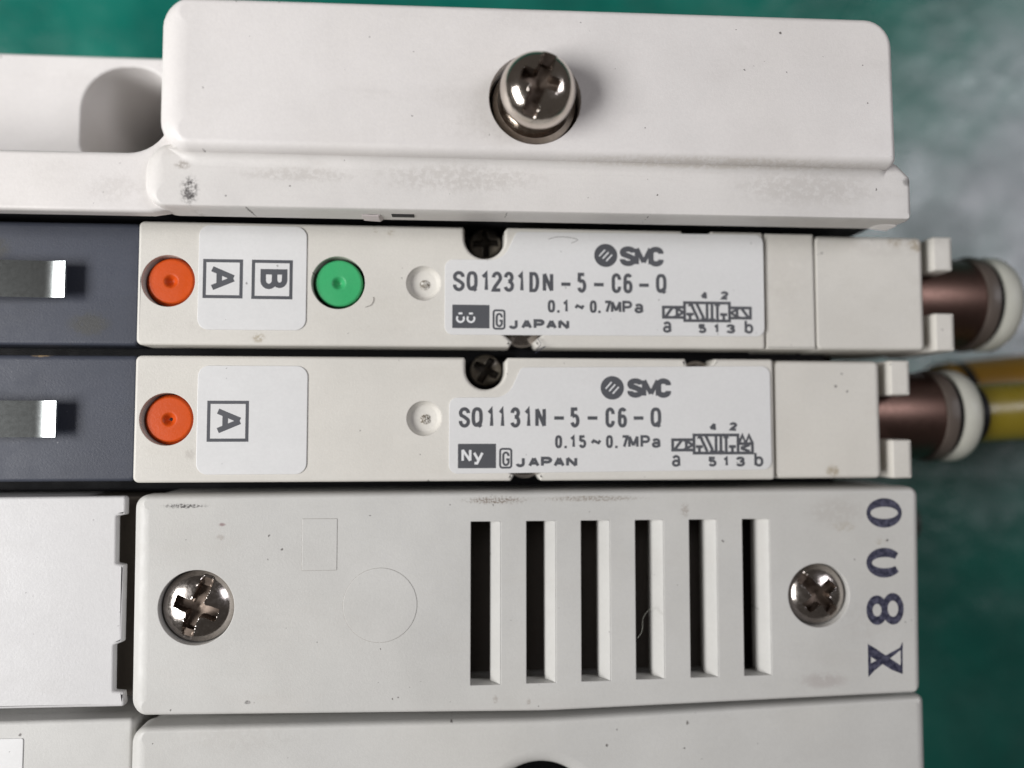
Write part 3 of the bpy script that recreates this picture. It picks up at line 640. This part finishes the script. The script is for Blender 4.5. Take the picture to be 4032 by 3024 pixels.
def tube(name, pts, r, mat, label, inner=True):
    t = thing(name, label, 'tube', pts[0], 'air tubes')
    bm = bmesh.new(); rings = []
    for i, p in enumerate(pts):
        a, b = Vector(pts[max(i - 1, 0)]), Vector(pts[min(i + 1, len(pts) - 1)]); d = (b - a).normalized()
        s = d.cross(Vector((0, 0, 1))).normalized(); u = s.cross(d)
        rings.append([bm.verts.new(Vector(p) + (s * math.cos(2 * math.pi * k / 32) + u * math.sin(2 * math.pi * k / 32)) * r) for k in range(32)])
    for a, b in zip(rings, rings[1:]):
        for k in range(32): bm.faces.new((a[k - 1], a[k], b[k], b[k - 1]))
    bm.faces.new(rings[0]); bm.faces.new(rings[-1])
    build('wall', bm, mat, t, 40)
    lathe('end_band', [(r * 1.03, 0.0), (r * 1.03, 1.1), (r * .9, 1.15)], pts[1], 'black', t, 'x', 32)
    return t
tube('air_tube', [(50.6, 0.95, -7.2), (51.5, 1.0, -7.2), (56, 1.3, -7.2), (66, 1.7, -7.6), (80, 2.4, -9), (100, 4, -11)], 3.0, 'yellow', 'olive yellow tube plugged into the lower valve fitting')
tube('air_tube', [(57.5, 2.9, -19.5), (58.5, 3.0, -19.5), (64, 3.6, -19.5), (72, 4.4, -20), (84, 5.2, -21), (105, 6.5, -24)], 4.3, 'amber', 'amber tube hidden behind the yellow tube')

# ------------------------------------------------------------------ vented cover with two screws and the stamp
t = thing('vented_cover', 'wide pale cover with six vent slots and two screws', 'cover', (7, -15.3, MATZ))
slots = [(1.33, 3.97), (6.22, 8.84), (11.08, 13.69), (15.95, 18.53), (20.86, 23.40), (25.74, 28.26)]
out = roundpoly([(-27.3, -24.6, 1.35), (8, -25.15, 60), (42.25, -24.4, 0.8), (42.55, -5.75, 0.9), (-27.45, -6.05, 1.15)], 8)
hl = [rrect(a, -22.66 + 0.05 * i, b, -8.55, 0.05, 2) for i, (a, b) in enumerate(slots)]
hs = [(-22.0, -15.6, 3.16), (32.75, -15.45, 2.85)]
fp = plate('front_panel', out, -1.8, 0, 'cover', t, r=(1.4, 0.75, 0.45, 0.4), rz=0.8, seg=6, holes=hl + [circle(x, y, r, 64) for x, y, r in hs], rh=0.06)
plate('side_wall', roundpoly([(-27.25, -24.5, 1.7), (42.2, -24.2, 0.5), (42.4, -5.9, 0.6), (-27.35, -6.2, 1.6)]), -12, -1.8, 'cover', t, r=0.01, holes=[rrect(-26, -23.6, 41, -7.2, 0.5)], rh=0.01, draft=0.1)
plate('inner_tray', rrect(-26.5, -24.0, 41.5, -6.8, 0.5), MATZ, -6.5, 'cavity', t, r=0.2)
for i, (a, b) in enumerate(slots):
    bm = bmesh.new(); y0, y1 = -22.63 + 0.05 * i, -8.58
    pr = [(b - 0.01, -0.04), (b - 0.06, -0.02), (b - 0.10, -0.05), (b - 0.80, -1.00), (b - 0.86, -1.15), (b - 0.82, -2.4), (b - 0.01, -2.4)]
    ra = [bm.verts.new((x, y0, z)) for x, z in pr]; rb = [bm.verts.new((x, y1, z)) for x, z in pr]
    for k in range(len(pr)): bm.faces.new((ra[k - 1], ra[k], rb[k], rb[k - 1]))
    bm.faces.new(ra); bm.faces.new(rb)
    build('louvre_blade', bm, 'cover', fp, 30)
for (x, y, r), ang, hd, sd in zip(hs, (70, -47), (3.1, 2.78), (11, 12)):
    bm = plate_bm(circle(x, y, r + 0.01, 56), -3.4, -2.9, r=0.02)
    build('screw_hole_floor', bm, 'black', fp)
    s = disc_field('screw', hd, screw_field(hd, 1.3, ang, 0.9, 0.75, hd * 0.62, 0.9, 1.2, 2.2, sd), (x + 0.03, y, -0.9 if sd == 11 else -1.0), 'steel', t, nr=76, na=150, side=1.5, recess='recess')
# chamfer beside the right screw, moulding marks, stamp
for nm, lp in (('moulded_square', rrect(-13.22, -12.6, -10.23, -8.18, 0.08, 3)), ('moulded_circle', circle(-6.5, -15.65, 3.18, 90))):
    pd = plate(nm, lp, -0.02, 0.035, 'cover', fp, r=0.03, seg=2)
    strokes('joint_line', [lp + [lp[0]]], 0.045, 0.005, 'line', pd)
def ring_faces(cx, cy, rx, ry, ix, iy, a0=0, a1=360, n=40, ox=0, oy=0):
    o_ = arc(cx, cy, rx, ry, a0, a1, n); i_ = arc(cx + ox, cy + oy, ix, iy, a0, a1, n)
    return [[o_[k], o_[k + 1], i_[k + 1], i_[k]] for k in range(n)]
zs = 0.006
flat_print('stamped_character', ring_faces(39.05, -8.1, 1.68, 1.34, 1.30, 0.55), zs, 'stamp', fp)
flat_print('stamped_character', ring_faces(38.95, -12.6, 1.70, 1.34, 1.22, 0.50, 38, 322, ox=0.05), zs, 'stamp', fp)
flat_print('stamped_character', ring_faces(38.15, -16.85, 1.0, 1.32, 0.42, 0.56) + ring_faces(39.65, -16.75, 1.02, 1.42, 0.50, 0.72), zs, 'stamp', fp)
flat_print('stamped_character', [[(37.2, -19.85), (37.75, -20.15), (40.35, -21.9), (40.42, -22.6), (39.4, -22.2), (37.3, -20.9)], [(37.18, -22.8), (37.2, -21.7), (40.2, -20.25), (40.48, -19.7), (40.5, -20.3), (37.8, -22.2)],
    [(37.2, -19.85), (37.46, -20.2), (37.46, -22.4), (37.18, -22.8)], [(40.48, -19.7), (40.28, -20.2), (40.24, -22.1), (40.42, -22.6)]], zs, 'stamp', fp)

# ------------------------------------------------------------------ covers at the left and below
t = thing('blank_cover', 'plain white cover with two notches beside the vented cover', 'cover', (-40, -15, MATZ))
plate('front_panel', roundpoly([(-62, -24.05, 0.1), (-28.25, -24.25, 0.3), (-28.42, -23.0, 0.05), (-29.25, -22.9, 0.1), (-29.3, -19.05, 0.1), (-28.6, -18.75, 0.1), (-28.62, -12.2, 0.1), (-29.3, -12.05, 0.1), (-29.35, -8.0, 0.1), (-28.6, -7.85, 0.1), (-28.62, -6.25, 0.3), (-62, -6.3, 0.1)], 4), -2.1, -1.5, 'panel', t, r=0.22, rz=0.25, seg=4)
plate('side_wall', rrect(-62, -24.2, -33.0, -6.4, 0.3), MATZ, -2.15, 'panel', t, r=0.1)
plate('dark_backing', rrect(-33.0, -24.0, -27.55, -6.5, 0.1), -16, -3.6, 'cavity', t, r=0.1)
t = thing('bottom_cover', 'long pale cover along the bottom edge with a round screw hole', 'cover', (7, -32, MATZ))
plate('front_panel', roundpoly([(-27.6, -85, 0.5), (43.0, -85, 0.5), (43.15, -24.95, 0.6), (8, -26.1, 60), (-27.6, -25.9, 1.4)], 8), -3.4, -1.0, 'cover', t, r=(1.3, 0.9, 0.4, 0.4), rz=0.7, seg=5, holes=[circle(7.6, -34.85, 4.75, 80)], rh=1.3)
plate('side_wall', roundpoly([(-27.4, -84.8, 0.5), (42.9, -84.8, 0.5), (43.0, -25.1, 0.6), (8, -26.3, 60), (-27.4, -26.1, 1.4)]), MATZ, -3.4, 'cover', t, r=0.05, holes=[circle(7.6, -34.85, 4.74, 60)], rh=0.02)
plate('screw_hole_floor', circle(7.6, -34.85, 5.0, 48), -14, -12, 'black', t, r=0.05)
t = thing('side_cover', 'pale cover in the lower left corner with a sticker edge', 'cover', (-42, -32, MATZ))
plate('front_panel', rrect(-62, -85, -27.95, -25.65, (0.3, 0.3, 0.4, 0.3)), -4.5, -2.6, 'cover', t, r=0.35, seg=5)
plate('side_wall', rrect(-62, -84.9, -28.2, -25.8, 0.3), MATZ, -4.5, 'cover', t, r=0.05)
plate('sticker', rrect(-60, -50, -37.1, -27.05, 0.2), -2.6, -2.53, 'sticker', t, r=0.03, seg=2)

# ------------------------------------------------------------------ lint
def fibre(pts, label, mat, r=0.022):
    P = [Vector(p) for p in pts]; Q = []
    for i in range(len(P) - 1):
        p0, p1, p2, p3 = P[max(i - 1, 0)], P[i], P[i + 1], P[min(i + 2, len(P) - 1)]
        for k in range(6):
            u = k / 6; Q.append(0.5 * ((2 * p1) + (p2 - p0) * u + (2 * p0 - 5 * p1 + 4 * p2 - p3) * u * u + (3 * p1 - p0 - 3 * p2 + p3) * u ** 3))
    Q.append(P[-1]); bm = bmesh.new(); rings = []
    for i, p in enumerate(Q):
        d = (Q[min(i + 1, len(Q) - 1)] - Q[max(i - 1, 0)]).normalized(); s_ = d.cross(Vector((0.01, 0.02, 1))).normalized(); u = s_.cross(d)
        rings.append([bm.verts.new(p + (s_ * math.cos(q * 1.2566) + u * math.sin(q * 1.2566)) * r) for q in range(5)])
    for a, b in zip(rings, rings[1:]):
        for q in range(5): bm.faces.new((a[q - 1], a[q], b[q], b[q - 1]))
    o = build('lint_fibre', bm, mat, None, 60); o['label'] = label; o['category'] = 'lint'; o['group'] = 'lint on the manifold'
fibre([(16.1, -18.9, 0.02), (16.5, -18.2, 0.1), (16.7, -17.2, -0.3), (17.6, -16.4, -0.5), (18.3, -16.9, 0.05)], 'pale curled lint fibre hanging in the fourth vent slot', 'collar', 0.011)
fibre([(7.2, 7.7, 0.1), (7.5, 7.1, 0.35), (7.1, 6.6, 0.3), (7.9, 6.9, 0.5), (7.0, 6.3, 0.1)], 'dark lint curl at the lower notch of the upper valve', 'stamp')
fibre([(8.2, 16.6, 0.1), (9.0, 16.85, 0.12), (10.2, 16.8, 0.12), (10.9, 16.6, 0.1), (10.3, 16.3, 0.1)], 'thin dark hair on the upper type label', 'ring', 0.016)
fibre([(-8.0, 10.3, 0.03), (-7.5, 10.5, 0.05), (-7.3, 10.9, 0.05), (-7.3, 11.2, 0.03)], 'short bent hair beside the green button', 'ring', 0.018)
